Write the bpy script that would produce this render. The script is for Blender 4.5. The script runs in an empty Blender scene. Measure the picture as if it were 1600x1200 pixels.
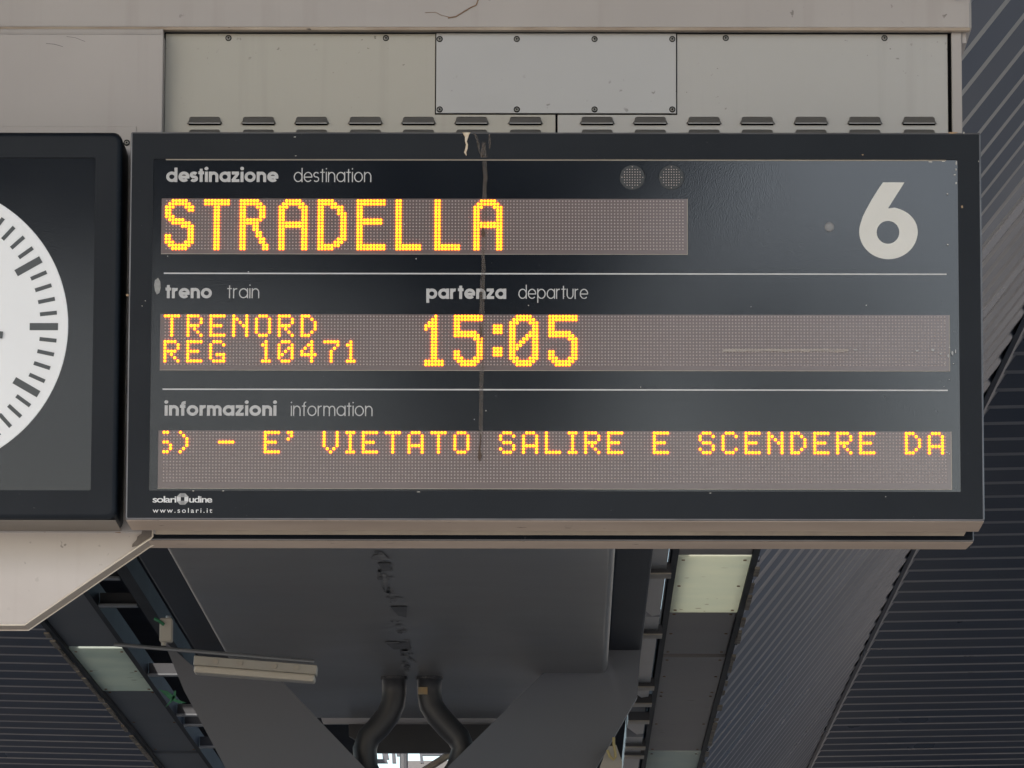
import bpy, bmesh, math, random
from mathutils import Vector, Matrix, noise
random.seed(7)
R_ = math.radians
SC = bpy.context.scene
COL = SC.collection

# ------------------------------------------------------------------ camera
FPX = 8700.0                      # focal length in photograph pixels (1600 wide)
TH, PS, RO = math.atan(1380/FPX), R_(.6), R_(.18)
CAMZ = 1.6
cf = Vector((-math.sin(PS)*math.cos(TH), math.cos(PS)*math.cos(TH), math.sin(TH)))
r0 = Vector((math.cos(PS), math.sin(PS), 0)); u0 = r0.cross(cf)
cr = r0*math.cos(RO)+u0*math.sin(RO); cu = -r0*math.sin(RO)+u0*math.cos(RO)
C0 = Vector((0, 0, CAMZ))
cd = bpy.data.cameras.new('camera'); co = bpy.data.objects.new('camera', cd); COL.objects.link(co)
co.matrix_world = Matrix.Translation(C0) @ Matrix((cr, cu, -cf)).transposed().to_4x4()
cd.sensor_width = 36; cd.lens = FPX/1600*36; cd.clip_start = .1; cd.clip_end = 2000
SC.camera = co

# ------------------------------------------------------------------ world, sun, exposure
SUN_EL, SUN_AZ = R_(36), R_(-158)          # azimuth from +Y, clockwise: behind the camera, a little to the left
w = bpy.data.worlds.new('World'); SC.world = w; w.use_nodes = True
nt = w.node_tree; bg = nt.nodes['Background']
sky = nt.nodes.new('ShaderNodeTexSky'); sky.sky_type = 'NISHITA'; sky.sun_disc = False
sky.sun_elevation = SUN_EL; sky.sun_rotation = SUN_AZ; sky.dust_density = 1.5; sky.air_density = 1.0
nt.links.new(sky.outputs[0], bg.inputs[0]); bg.inputs[1].default_value = .12
sl = bpy.data.lights.new('sun', 'SUN'); sl.energy = 3.0; sl.angle = R_(.6); sl.color = (1, .95, .88)
so = bpy.data.objects.new('sun', sl); COL.objects.link(so)
sd = Vector((math.sin(SUN_AZ)*math.cos(SUN_EL), math.cos(SUN_AZ)*math.cos(SUN_EL), math.sin(SUN_EL)))
so.rotation_euler = sd.to_track_quat('Z', 'Y').to_euler(); so.location = sd*30
SC.view_settings.view_transform = 'Standard'; SC.view_settings.look = 'None'
SC.view_settings.exposure = 0.98; SC.view_settings.gamma = 1.0

def P(px, py, Y):                 # photograph pixel -> point on the vertical plane y = Y
    d = cf + cr*((px-800)/FPX) - cu*((py-600)/FPX)
    return C0 + d*(Y/d.y)
def Yof(py, h, px=885):           # depth at which something h metres above the lens shows at row py
    d = cf + cr*((px-800)/FPX) - cu*((py-600)/FPX)
    return d.y/d.z*h
def X(px, py, Y): return P(px, py, Y).x
def Z(px, py, Y): return P(px, py, Y).z

# ------------------------------------------------------------------ materials
def mat(name, col, rough=.5, metal=0, col2=None, nscale=8, namt=.5, bump=0, bscale=60, stretch=(1, 1, 1),
        speck=0, speckcol=(.05, .04, .03), sscale=60, spec=.5, rvar=0, coat=0, streak=0, streakcol=(.06, .05, .04)):
    m = bpy.data.materials.new(name); m.use_nodes = True
    t = m.node_tree; b = t.nodes['Principled BSDF']
    b.inputs['Roughness'].default_value = rough; b.inputs['Metallic'].default_value = metal
    b.inputs['Specular IOR Level'].default_value = spec; b.inputs['Coat Weight'].default_value = coat
    g = t.nodes.new('ShaderNodeNewGeometry'); mp = t.nodes.new('ShaderNodeMapping'); mp.inputs['Scale'].default_value = stretch
    t.links.new(g.outputs['Position'], mp.inputs[0])
    def nz(sc, det=4, src=mp):
        n = t.nodes.new('ShaderNodeTexNoise'); n.inputs['Scale'].default_value = sc; n.inputs['Detail'].default_value = det
        t.links.new(src.outputs[0], n.inputs['Vector']); return n
    def ramp(src, a, b_):
        r = t.nodes.new('ShaderNodeMapRange'); r.inputs[1].default_value = a; r.inputs[2].default_value = b_; r.clamp = True
        t.links.new(src, r.inputs[0]); return r
    def mix(fac, a, bb):
        x = t.nodes.new('ShaderNodeMix'); x.data_type = 'RGBA'
        t.links.new(fac, x.inputs[0])
        for k, v in ((6, a), (7, bb)):
            if isinstance(v, tuple): x.inputs[k].default_value = (*v, 1)
            else: t.links.new(v, x.inputs[k])
        return x.outputs[2]
    c = col
    if col2 is not None:
        n = nz(nscale, 6); c = mix(ramp(n.outputs[0], .5-namt/2, .5+namt/2).outputs[0], col, col2)
        if rvar:
            rr = ramp(n.outputs[0], .3, .7); rr.inputs[3].default_value = rough-rvar; rr.inputs[4].default_value = rough+rvar
            t.links.new(rr.outputs[0], b.inputs['Roughness'])
    if streak:
        m2 = t.nodes.new('ShaderNodeMapping'); m2.inputs['Scale'].default_value = (1, 1, .04)
        t.links.new(g.outputs['Position'], m2.inputs[0])
        n = nz(24, 4, m2); r = ramp(n.outputs[0], .56, .8); r.inputs[4].default_value = streak
        c = mix(r.outputs[0], c, streakcol)
    if speck:
        n = nz(sscale, 2); n2 = nz(sscale*.07, 2)
        r = ramp(n.outputs[0], .70, .74); r2 = ramp(n2.outputs[0], .5, .62)
        mu = t.nodes.new('ShaderNodeMath'); mu.operation = 'MULTIPLY'; t.links.new(r.outputs[0], mu.inputs[0]); t.links.new(r2.outputs[0], mu.inputs[1])
        m3 = t.nodes.new('ShaderNodeMath'); m3.operation = 'MULTIPLY'; t.links.new(mu.outputs[0], m3.inputs[0]); m3.inputs[1].default_value = speck
        c = mix(m3.outputs[0], c, speckcol)
    if isinstance(c, tuple): b.inputs['Base Color'].default_value = (*c, 1)
    else: t.links.new(c, b.inputs['Base Color'])
    if bump:
        n = nz(bscale, 3); bp = t.nodes.new('ShaderNodeBump'); bp.inputs['Strength'].default_value = bump; bp.inputs['Distance'].default_value = .002
        t.links.new(n.outputs[0], bp.inputs['Height']); t.links.new(bp.outputs[0], b.inputs['Normal'])
    return m
def emit(name, col, s, base=(.1, .06, .01)):
    m = bpy.data.materials.new(name); m.use_nodes = True; b = m.node_tree.nodes['Principled BSDF']
    b.inputs['Base Color'].default_value = (*base, 1); b.inputs['Emission Color'].default_value = (*col, 1)
    b.inputs['Emission Strength'].default_value = s; b.inputs['Roughness'].default_value = .4
    return m
M = dict(
  frame=mat('frame_paint', (.0065, .0095, .0145), .42, spec=.17, col2=(.011, .0145, .020), nscale=5, speck=.35, speckcol=(.12, .12, .12), sscale=120, bump=.08, bscale=500),
  frame_glint=mat('frame_edge_glint', (.20, .20, .21), .4, .3, col2=(.11, .11, .12), nscale=9),  # sky highlight on the rounded edges, painted as a paler grey
  under=mat('underside_reflection', (.44, .355, .295), .5, .1, col2=(.31, .245, .20), nscale=3.5, namt=.45, speck=.9, speckcol=(.05, .03, .02), sscale=45, stretch=(.5, 1, 1)),  # beige is the bright platform's reflection painted in; specks are rust
  lip=mat('lip_metal', (.40, .36, .30), .5, .2, col2=(.3, .26, .22), nscale=12),
  glass=mat('black_glass', (.004, .0055, .009), .075, spec=.85, col2=(.007, .009, .013), nscale=2.2, bump=.026, bscale=330, rvar=.015, speck=.25, speckcol=(.1, .1, .1), sscale=90),
  window=mat('display_window', (.135, .104, .102), .12, spec=.85, col2=(.165, .13, .126), nscale=3, bump=.015, bscale=330),
  led_off=mat('unlit_led', (.42, .35, .33), .5),
  print_=mat('printed_grey', (.50, .50, .50), .5, col2=(.42, .42, .42), nscale=40),
  print6=mat('printed_ivory', (.68, .67, .63), .45, col2=(.62, .61, .57), nscale=12),
  white=mat('printed_white', (.7, .7, .7), .5),
  line=mat('printed_line', (.6, .6, .6), .5, col2=(.5, .5, .5), nscale=30),
  led_on=emit('lit_led', (1, .27, .001), 3.2), led_on_dim=emit('lit_led_dim', (1, .22, .001), 2.6), led_skirt=emit('lit_led_skirt', (1, .11, .002), 3.6),
  steel=mat('louvre_steel', (.345, .325, .285), .42, .35, col2=(.40, .385, .345), nscale=2.2, bump=.1, bscale=200, speck=.8, speckcol=(.10, .09, .08), sscale=85, streak=.22, streakcol=(.22,.20,.17), rvar=.06),
  steel2=mat('louvre_steel_grey', (.36, .347, .33), .42, .35, col2=(.42, .41, .395), nscale=2.2, bump=.1, bscale=200, speck=.8, speckcol=(.10, .09, .08), sscale=85, streak=.2, streakcol=(.23,.21,.19), rvar=.06),
  hood_shaded=mat('louvre_hood_shaded', (.20, .195, .185), .45, .5, col2=(.16, .155, .15), nscale=8),  # hoods mirror the dark roof above; that is put into a darker steel
  plate=mat('cover_steel', (.41, .405, .40), .40, .35, col2=(.37, .365, .365), nscale=3, speck=.5, sscale=45),
  clad=mat('beige_cladding', (.41, .38, .365), .45, .15, col2=(.36, .332, .32), nscale=2.4, speck=.6, sscale=50, streak=.18, streakcol=(.2, .16, .13)),
  clad2=mat('pale_bracket_paint', (.58, .535, .50), .5, .05, col2=(.47, .42, .385), nscale=2.6, speck=.5, sscale=50, streak=.2, streakcol=(.25, .19, .15)),
  edge_highlight=mat('bracket_edge_highlight', (.80, .74, .64), .4, .1, col2=(.6, .52, .42), nscale=14),  # highlights along the bracket edges, painted as a bright colour
  rust=mat('rust', (.16, .08, .04), .8, col2=(.30, .2, .12), nscale=60),
  dark=mat('dark_gap', (.008, .008, .009), .9, spec=0),
  screw=mat('screw_steel', (.30, .29, .27), .35, .7, col2=(.15, .15, .14), nscale=200),
  face=mat('clock_face', (.84, .855, .87), .28, col2=(.78, .79, .80), nscale=3),
  tick=mat('clock_tick', (.045, .055, .062), .35),
  roof=mat('roof_sheet', (.085, .100, .134), .32, .2, spec=.5, col2=(.108, .115, .138), nscale=.9, rvar=.06),
  soffit=mat('soffit_paint', (.165, .165, .17), .38, col2=(.215, .20, .19), nscale=.8, namt=.5, stretch=(.8, 1.4, 1), speck=.5, sscale=9, rvar=.08, bump=.05, bscale=3),
  column=mat('column_paint', (.098, .108, .132), .5, col2=(.115, .115, .128), nscale=.8),
  panel=mat('soffit_panel_brown', (.25, .22, .205), .55, col2=(.28, .25, .23), nscale=2, speck=.5, sscale=12),
  panel_pale=mat('soffit_panel_pale', (.78, .78, .66), .5, col2=(.66, .69, .60), nscale=3, speck=.9, speckcol=(.2, .1, .05), sscale=14),
  panel_green=mat('soffit_panel_green', (.46, .52, .48), .5, col2=(.58, .62, .55), nscale=4, speck=.6, sscale=14),
  panel_grey=mat('soffit_panel_dark', (.10, .105, .115), .55, col2=(.125, .128, .135), nscale=2),
  stain=mat('soffit_stain', (.085, .082, .085), .6, col2=(.13, .125, .125), nscale=9, namt=.3), stain2=mat('soffit_flake', (.26, .25, .245), .6, col2=(.15, .145, .145), nscale=12, namt=.3),
  inner=mat('inner_plate', (.33, .31, .30), .5, col2=(.26, .25, .25), nscale=1.2),
  side_shade=mat('side_shade_dark', (.022, .026, .034), .55, spec=.3, col2=(.034, .037, .045), nscale=1.5),  # near-black stands in for the shade along the beam's sides
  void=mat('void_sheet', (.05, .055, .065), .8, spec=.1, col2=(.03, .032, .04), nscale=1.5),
  duct=mat('duct_metal', (.22, .225, .235), .3, .5, col2=(.17, .175, .185), nscale=2),
  channel=mat('channel_metal', (.045, .048, .054), .6, 0, spec=.1, col2=(.03, .032, .036), nscale=3),
  pvc=mat('cream_plastic', (.36, .33, .28), .5, col2=(.31, .285, .25), nscale=6),
  green=mat('green_tape', (.02, .16, .07), .6, col2=(.01, .09, .04), nscale=20),
  cable=mat('yellow_cable', (.40, .32, .14), .6),
  pipe=mat('pipe_paint', (.028, .030, .036), .45, col2=(.036, .034, .036), nscale=3),
  sticker=mat('orange_sticker', (.42, .26, .10), .6, col2=(.2, .2, .16), nscale=40),
  moss=mat('peeling_edge', (.28, .25, .2), .8, col2=(.12, .09, .07), nscale=20),
  dropping=mat('bird_dropping', (.72, .66, .55), .7, col2=(.45, .30, .16), nscale=90),
  concrete=mat('concrete', (.385, .365, .335), .8, col2=(.32, .30, .275), nscale=.6),
  sky_blocker=mat('reflection_mask_paint', (.03, .032, .036), .6),
)
for k_ in ('panel_pale', 'panel_green'):      # fibreglass rooflight sheet: lets daylight from above through
    t_ = M[k_].node_tree; b_ = t_.nodes['Principled BSDF']; o_ = t_.nodes['Material Output']
    tr = t_.nodes.new('ShaderNodeBsdfTranslucent'); mx_ = t_.nodes.new('ShaderNodeMixShader'); mx_.inputs[0].default_value = .62 if k_ == 'panel_pale' else .42
    src = b_.inputs['Base Color'].links[0].from_socket; t_.links.new(src, tr.inputs[0])
    t_.links.new(b_.outputs[0], mx_.inputs[1]); t_.links.new(tr.outputs[0], mx_.inputs[2]); t_.links.new(mx_.outputs[0], o_.inputs[0])
def glaze(name, col, alpha, rough=.35):
    m = bpy.data.materials.new(name); m.use_nodes = True; t = m.node_tree
    b = t.nodes['Principled BSDF']; b.inputs['Base Color'].default_value = (*col, 1); b.inputs['Roughness'].default_value = rough
    n = t.nodes.new('ShaderNodeTexNoise'); n.inputs['Scale'].default_value = 35
    g = t.nodes.new('ShaderNodeNewGeometry'); t.links.new(g.outputs['Position'], n.inputs['Vector'])
    r = t.nodes.new('ShaderNodeMapRange'); r.inputs[1].default_value = .3; r.inputs[2].default_value = .75
    r.inputs[3].default_value = alpha*.75; r.inputs[4].default_value = min(1, alpha*1.5)
    t.links.new(n.outputs[0], r.inputs[0]); t.links.new(r.outputs[0], b.inputs['Alpha'])
    return m
M['drip'] = glaze('dried_drip', (.17, .135, .11), .17)
M['dust'] = glaze('window_dust', (.40, .36, .34), .16)

# ------------------------------------------------------------------ helpers
ORG = {}
def root(name, loc, label, cat, group=None):
    o = bpy.data.objects.new(name, None); COL.objects.link(o); o.location = loc; o.empty_display_size = .05
    o['label'] = label; o['category'] = cat
    if group: o['group'] = group
    ORG[o.name] = Vector(loc); return o
def link(name, me, parent=None, loc=None):
    """me in coordinates relative to loc (world); part is placed relative to its parent's origin"""
    o = bpy.data.objects.new(name, me); COL.objects.link(o)
    L = Vector(loc) if loc is not None else Vector((0, 0, 0))
    ORG[o.name] = L
    if parent is not None: o.parent = parent; o.location = L-ORG[parent.name]
    else: o.location = L
    return o
def mesh(vs, fs, m, smooth=False):
    me = bpy.data.meshes.new('m'); me.from_pydata([tuple(v) for v in vs], [], fs); me.validate()
    for mm in (m if isinstance(m, (list, tuple)) else [m]): me.materials.append(mm)
    if smooth:
        for p in me.polygons: p.use_smooth = True
    return me
def part(name, vs, fs, m, parent=None, smooth=False):
    vs = [Vector(v) for v in vs]; L = sum(vs, Vector())/len(vs)
    return link(name, mesh([v-L for v in vs], fs, m, smooth), parent, L)
class G:                           # collects pieces that form ONE part
    def __init__(s): s.v = []; s.f = []; s.mi = []
    def add(s, vs, fs, mi=0):
        n = len(s.v); s.v += [Vector(v) for v in vs]; s.f += [tuple(i+n for i in f) for f in fs]; s.mi += [mi]*len(fs)
    def box(s, x0, x1, y0, y1, z0, z1, mi=0):
        s.add([(x0,y0,z0),(x1,y0,z0),(x1,y1,z0),(x0,y1,z0),(x0,y0,z1),(x1,y0,z1),(x1,y1,z1),(x0,y1,z1)],
              [(0,1,5,4),(1,2,6,5),(2,3,7,6),(3,0,4,7),(4,5,6,7),(3,2,1,0)], mi)
    def make(s, name, m, parent=None, smooth=False, bevel=0):
        L = sum(s.v, Vector())/len(s.v)
        me = mesh([v-L for v in s.v], s.f, m, smooth)
        if len(me.polygons) == len(s.mi):
            for p, k in zip(me.polygons, s.mi): p.material_index = k
        if bevel:
            bm = bmesh.new(); bm.from_mesh(me); bmesh.ops.bevel(bm, geom=list(bm.edges), offset=bevel, segments=2, affect='EDGES', profile=.5)
            bm.to_mesh(me); bm.free()
        return link(name, me, parent, L)
def boxp(name, x0, x1, y0, y1, z0, z1, m, parent=None, bevel=0):
    g = G(); g.box(x0, x1, y0, y1, z0, z1); return g.make(name, m, parent, bevel=bevel)
def rrect(x0, x1, z0, z1, y, r, n=5):
    out = []
    for cx, cz, a0 in ((x1-r, z1-r, 0), (x0+r, z1-r, 90), (x0+r, z0+r, 180), (x1-r, z0+r, 270)):
        for k in range(n+1):
            a = R_(a0+90*k/n); out.append((cx+r*math.cos(a), y, cz+r*math.sin(a)))
    return out
def loft(g, rings, mi=None, cap0=False, cap1=False):
    n = len(rings[0]); b = len(g.v); g.v += [Vector(p) for r in rings for p in r]
    for i in range(len(rings)-1):
        for k in range(n):
            a = b+i*n+k; c = b+i*n+(k+1) % n
            g.f.append((a, c, c+n, a+n)); g.mi.append(mi[i] if mi else 0)
    if cap0: g.f.append(tuple(b+k for k in range(n))); g.mi.append(mi[0] if mi else 0)
    if cap1: g.f.append(tuple(b+(len(rings)-1)*n+k for k in reversed(range(n)))); g.mi.append(mi[-1] if mi else 0)
def tube(g, pts, r, n=10, mi=0):
    rings = []; pts = [Vector(p) for p in pts]
    for i, p in enumerate(pts):
        t = (pts[min(i+1, len(pts)-1)]-pts[max(i-1, 0)]).normalized()
        a = t.cross(Vector((0, 1, .01))); a = a.normalized() if a.length > .1 else t.cross(Vector((1, 0, 0))).normalized(); b = t.cross(a)
        rings.append([p+a*(r*math.cos(2*math.pi*k/n))+b*(r*math.sin(2*math.pi*k/n)) for k in range(n)])
    loft(g, rings, [mi]*(len(rings)), True, True)
def curve_mesh(splines, y, m, depth=.0006):
    """filled planar outline(s) in x/z, with holes, given as lists of (x, z)"""
    cu_ = bpy.data.curves.new('c', 'CURVE'); cu_.dimensions = '2D'; cu_.fill_mode = 'BOTH'; cu_.extrude = depth/2
    for s in splines:
        sp = cu_.splines.new('POLY'); sp.points.add(len(s)-1); sp.use_cyclic_u = True
        for p, q in zip(sp.points, s): p.co = (q[0], q[1], 0, 1)
    o = bpy.data.objects.new('tmp', cu_); me = bpy.data.meshes.new_from_object(o)
    me.transform(Matrix(((1,0,0,0),(0,0,-1,y),(0,1,0,0),(0,0,0,1)))); bpy.data.objects.remove(o); bpy.data.curves.remove(cu_)
    me.materials.clear(); me.materials.append(m); return me
def center_link(name, me, parent):
    L = sum((v.co for v in me.vertices), Vector())/len(me.vertices)
    me.transform(Matrix.Translation(-L)); return link(name, me, parent, L)

# ================================================================== THE DEPARTURE BOARD
Y0 = 12.75; YB = Y0+.175
BX0, BX1 = (X(204.5,206,Y0)+X(195.5,812,Y0))/2, (X(1533,207,Y0)+X(1538,814,Y0))/2
BZ1, BZ0 = (Z(204.5,206,Y0)+Z(1533,207,Y0))/2, (Z(195.5,812,Y0)+Z(1538,814,Y0))/2
IX0, IX1 = (X(240,247,Y0)+X(232,766,Y0))/2, (X(1497,250,Y0)+X(1501,768,Y0))/2
IZ1, IZ0 = (Z(240,247,Y0)+Z(1497,250,Y0))/2, (Z(232,766,Y0)+Z(1501,769,Y0))/2
board = root('departure_board', (BX0/2+BX1/2, YB, BZ0), 'wide black departure board with orange dot letters and large white number 6', 'departure board')
g = G(); r = .005
loft(g, [rrect(BX0,BX1,BZ0,BZ1,YB,r), rrect(BX0,BX1,BZ0,BZ1,Y0+.004,r), rrect(BX0+.0012,BX1-.0012,BZ0+.0012,BZ1-.0012,Y0+.0012,r), rrect(BX0+.004,BX1-.004,BZ0+.004,BZ1-.004,Y0,r*.5),
         rrect(IX0,IX1,IZ0,IZ1,Y0,.003), rrect(IX0,IX1,IZ0,IZ1,Y0+.008,.003)], [0,1,1,0,0,0])
g.make('frame', [M['frame'], M['frame_glint']], board)
# pale sheet under the frame, platform reflection painted into its colour
g = G(); g.box(BX0+.002, BX1-.002, Y0+.004, YB, BZ0-.0016, BZ0-.0004); g.make('reflection_sheet', M['under'], board)
zl = Z(900,836,YB); g = G(); xe = X(1506,833,YB)
g.add([(X(243,833,YB),YB,BZ0-.0005),(xe+.006,YB,BZ0-.0005),(xe,YB,zl),(X(243,833,YB),YB,zl)]+[(X(243,833,YB),YB+.003,BZ0-.0005),(xe+.006,YB+.003,BZ0-.0005),(xe,YB+.003,zl),(X(243,833,YB),YB+.003,zl)],
      [(0,3,2,1),(4,5,6,7),(3,7,6,2),(1,2,6,5),(0,4,7,3)]); g.make('drip_lip', M['lip'], board)
# rear housing
Y1 = YB+.045
hx0, hx1 = X(215,845,Y1), X(1522,845,Y1); hz = Z(900,845,Y1)
g = G(); loft(g, [rrect(hx0,hx1,hz,BZ1-.03,Y1+.003,.004), rrect(hx0+.003,hx1-.003,hz+.003,BZ1-.033,Y1,.003)], [1], False, False)
loft(g, [rrect(hx0+.003,hx1-.003,hz+.003,BZ1-.033,Y1,.003), rrect(hx0,hx1,hz,BZ1-.03,Y1+.003,.004)][:1]+[rrect(hx0+.01,hx1-.01,hz+.01,BZ1-.04,Y1+.0005,.003)], [0], False, True)
loft(g, [rrect(hx0,hx1,hz,BZ1-.03,Y1+.003,.004), rrect(hx0,hx1,hz,BZ1-.03,Y1+.135,.004)], [0], False, True)
g.make('rear_housing', [M['frame'], M['frame_glint']], board)
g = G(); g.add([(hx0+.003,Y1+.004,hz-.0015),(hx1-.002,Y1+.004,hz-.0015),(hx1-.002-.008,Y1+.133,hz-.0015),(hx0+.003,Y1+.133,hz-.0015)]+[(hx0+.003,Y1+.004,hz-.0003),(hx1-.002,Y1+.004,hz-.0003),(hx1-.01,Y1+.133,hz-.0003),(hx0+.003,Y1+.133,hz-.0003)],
   [(0,3,2,1),(4,5,6,7),(0,1,5,4),(1,2,6,5),(2,3,7,6),(3,0,4,7)]); g.make('housing_reflection_sheet', M['under'], board)
boxp('connecting_neck', hx0+.03, hx1-.05, YB+.001, Y1+.002, BZ0+.05, BZ1-.06, M['dark'], board)
# glazed front panel
YG = Y0+.005
gp = boxp('front_panel', IX0-.002, IX1+.002, YG, YG+.006, IZ0-.002, IZ1+.002, M['glass'], board)
YP = YG-.0009
def hline(px0, py0, px1, py1, th, m=M['line'], name='printed_rule'):
    a, b = P(px0,py0,YP), P(px1,py1,YP); z = (a.z+b.z)/2
    boxp(name, a.x, b.x, YP, YP+.0008, z-th/2, z+th/2, m, board)
hline(259,249.5,1478,250.5,.0026, M['lip']); hline(256,427,1479,428.5,.0031); hline(254,608,1481,610,.0031)

# ---- geometric sans lettering drawn as strokes
def arc(cx, cz, rx, rz, a0, a1, n=20):
    return [(cx+rx*math.cos(R_(a0+(a1-a0)*k/n)), cz+rz*math.sin(R_(a0+(a1-a0)*k/n))) for k in range(n+1)]
def glyph(ch, w):
    h = w/2; r = .5-h; o = .5
    asc = 1.38; S = []; adv = 1.0
    ring = lambda c=.5: arc(c, .5, r, r, 0, 360, 32)
    if ch == 'o': S = [ring()]; adv = 1
    elif ch == 'd': S = [ring(), [(1-h, 0), (1-h, asc)]]
    elif ch == 'a': S = [ring(), [(1-h, 0), (1-h, 1)]]
    elif ch == 'p': S = [ring(), [(h, -.38), (h, 1)]]
    elif ch == 'e': S = [arc(.5, .5, r, r, 0, 318, 30), [(h*1.2, .5-w*.12), (1-h*.1, .5-w*.12)]]
    elif ch == 's':
        q = (1-w)/4; rx = .30-h*.45; cx = .30
        S = [arc(cx, 1-h-q, rx, q, 28, 270, 14)+arc(cx, h+q, rx, q, 90, -152, 14)[1:]]; adv = .62
    elif ch == 't': S = [[(.25, 0), (.25, 1.28)], [(0, 1-h*.8), (.5, 1-h*.8)]]; adv = .50
    elif ch == 'i': S = [[(h, 0), (h, 1)], 'dot']; adv = w
    elif ch == 'n':
        rx = .40-h*.8; S = [[(h, 0), (h, 1)], arc(h+rx, 1-h-rx*1.05, rx, rx*1.05, 180, 0, 16)+[(h+2*rx, 0)]]; adv = 2*rx+w
    elif ch == 'u':
        rx = .40-h*.8; S = [[(h+2*rx, 1)]+[(h+2*rx, h+rx)]+arc(h+rx, h+rx*1.05, rx, rx*1.05, 0, -180, 16)+[(h, 1)]]; adv = 2*rx+w
    elif ch == 'm':
        rx = .34-h*.7; S = [[(h, 0), (h, 1)], arc(h+rx, 1-h-rx, rx, rx, 180, 0, 14)+[(h+2*rx, 0)], arc(h+3*rx, 1-h-rx, rx, rx, 180, 0, 14)+[(h+4*rx, 0)]]; adv = 4*rx+w
    elif ch == 'r': S = [[(h, 0), (h, 1)], arc(h+.3, .68-h, .3, .32, 180, 75, 10)]; adv = .46+w*.3
    elif ch == 'z': S = [[(0.02, 1-h), (.66, 1-h)], [(.60, 1-h), (.06+h*.2, h)], [(0.02, h), (.70, h)]]; adv = .72
    elif ch == 'f': S = [[(.24, 0), (.24, 1.1)]+arc(.24+.2, 1.13, .2, asc-1.13-h, 180, 80, 8), [(0, 1-h*.8), (.46, 1-h*.8)]]; adv = .48
    return S, adv
def ribbon(g, pts, w, y, t=.0007):
    n = len(pts); pts = [Vector((p[0], 0, p[1])) for p in pts]
    closed = (pts[0]-pts[-1]).length < 1e-5
    L = []; Rr = []
    for i, p in enumerate(pts):
        if closed: a, b = pts[(i-1) % (n-1)], pts[(i+1) % (n-1)]
        else: a, b = pts[max(i-1, 0)], pts[min(i+1, n-1)]
        d = (b-a).normalized(); nn = Vector((-d.z, 0, d.x))
        L.append(p+nn*w/2); Rr.append(p-nn*w/2)
    base = len(g.v)
    for q in L: g.v.append(Vector((q.x, y, q.z)))
    for q in Rr: g.v.append(Vector((q.x, y, q.z)))
    for i in range(n-1): g.f.append((base+i, base+i+1, base+n+i+1, base+n+i)); g.mi.append(0)
def word(text, px0, px1, pyb, xh, wgt, m, gap):
    a, b = P(px0, pyb, YP), P(px1, pyb, YP); sc = xh*.00147
    advs = []; x = 0
    for i, ch in enumerate(text):
        if text == 'partenza' and i == 3: x += .10
        advs.append(x); x += glyph(ch, wgt)[1]+gap
    tot = x-gap; k = (b.x-a.x)/tot; g = G(); lay = 0
    for ch, ax in zip(text, advs):
        S, _ = glyph(ch, wgt)
        for s in S:
            lay += 1; yy = YP-.00004*(lay % 5)
            if s == 'dot':
                rr = wgt*.62; c = (a.x+(ax+wgt/2)*k, a.z+1.30*sc)
                n = len(g.v); g.v += [Vector((c[0]+rr*k*math.cos(t*math.pi/8), yy, c[1]+rr*sc*math.sin(t*math.pi/8))) for t in range(16)]
                g.f.append(tuple(n+t for t in range(16))); g.mi.append(0); continue
            ribbon(g, [(a.x+(ax+q[0])*k, a.z+q[1]*sc) for q in s], wgt*(k+sc)/2, yy)
    o = g.make('printed_word', m, board); return o
B_, L_ = .275, .112
word('destinazione', 259.5, 435, 284.3, 16.8, B_, M['print_'], .075); word('destination', 459, 580, 284.5, 16.6, L_, M['print_'], .14)
word('treno', 258.5, 331, 466, 16.6, B_, M['print_'], .075); word('train', 355, 405, 466, 16.2, L_, M['print_'], .14)
word('partenza', 666, 791, 467, 16.6, B_, M['print_'], .075); word('departure', 810, 919, 467, 16.4, L_, M['print_'], .135)
word('informazioni', 257, 432, 649.5, 16.8, B_, M['print_'], .085); word('information', 454.5, 582, 650, 16.6, L_, M['print_'], .14)
# ---- big platform number
def px2(l): return [(P(x, y, YP).x, P(x, y, YP).z) for x, y in l]
six = [(1413.4,284.9),(1379.6,284.9),(1372.3,295.5),(1362,312),(1353,328.3),(1348,338.5)]
six += [(1388.2-45.7*math.cos(R_(a)), 362-43*math.sin(R_(a))) for a in range(20, -91, -5)]
six += [(1388.2+45.7*math.sin(R_(a)), 362+43*math.cos(R_(a))) if a < 90 else (1388.2+45.7*math.sin(R_(a)), 362+38.3*math.cos(R_(a))) for a in range(6, 172, 6)]
six += [(1387.5,325.6)]
hole = [(1387.5+17.7*math.cos(R_(a)), 363+17.9*math.sin(R_(a))) for a in range(0, 360, 10)]
center_link('platform_number', curve_mesh([px2(six), px2(hole)], YP, M['print6']), board)
# ---- maker's mark and address, lower left of the frame
def text_obj(s, px0, px1, pyb, h, off, m, spacing=1.0, name='printed_text', y=Y0-.0006):
    fc = bpy.data.curves.new('f', 'FONT'); fc.body = s; fc.size = 1; fc.offset = off; fc.space_character = spacing; fc.extrude = 0.0
    o = bpy.data.objects.new('tmp', fc); me = bpy.data.meshes.new_from_object(o); bpy.data.objects.remove(o); bpy.data.curves.remove(fc)
    xs = [v.co.x for v in me.vertices]; a, b = P(px0,pyb,Y0), P(px1,pyb,Y0)
    kx = (b.x-a.x)/(max(xs)-min(xs)); kz = h*.00147
    for v in me.vertices: v.co = Vector((a.x+(v.co.x-min(xs))*kx, y, a.z+v.co.y*kz))
    me.materials.clear(); me.materials.append(m); return center_link(name, me, board)
text_obj('solari', 238.5, 275.5, 785, 14.5, .012, M['white'], .86); text_obj('udine', 295.5, 331.5, 785, 14.5, .012, M['white'], .86)
text_obj('www.solari.it', 238.5, 331.5, 801, 10.6, .008, M['white'], 1.35)
c = P(285.3, 779.7, Y0); g = G(); rr = .0145; yy = Y0-.0006
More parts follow.
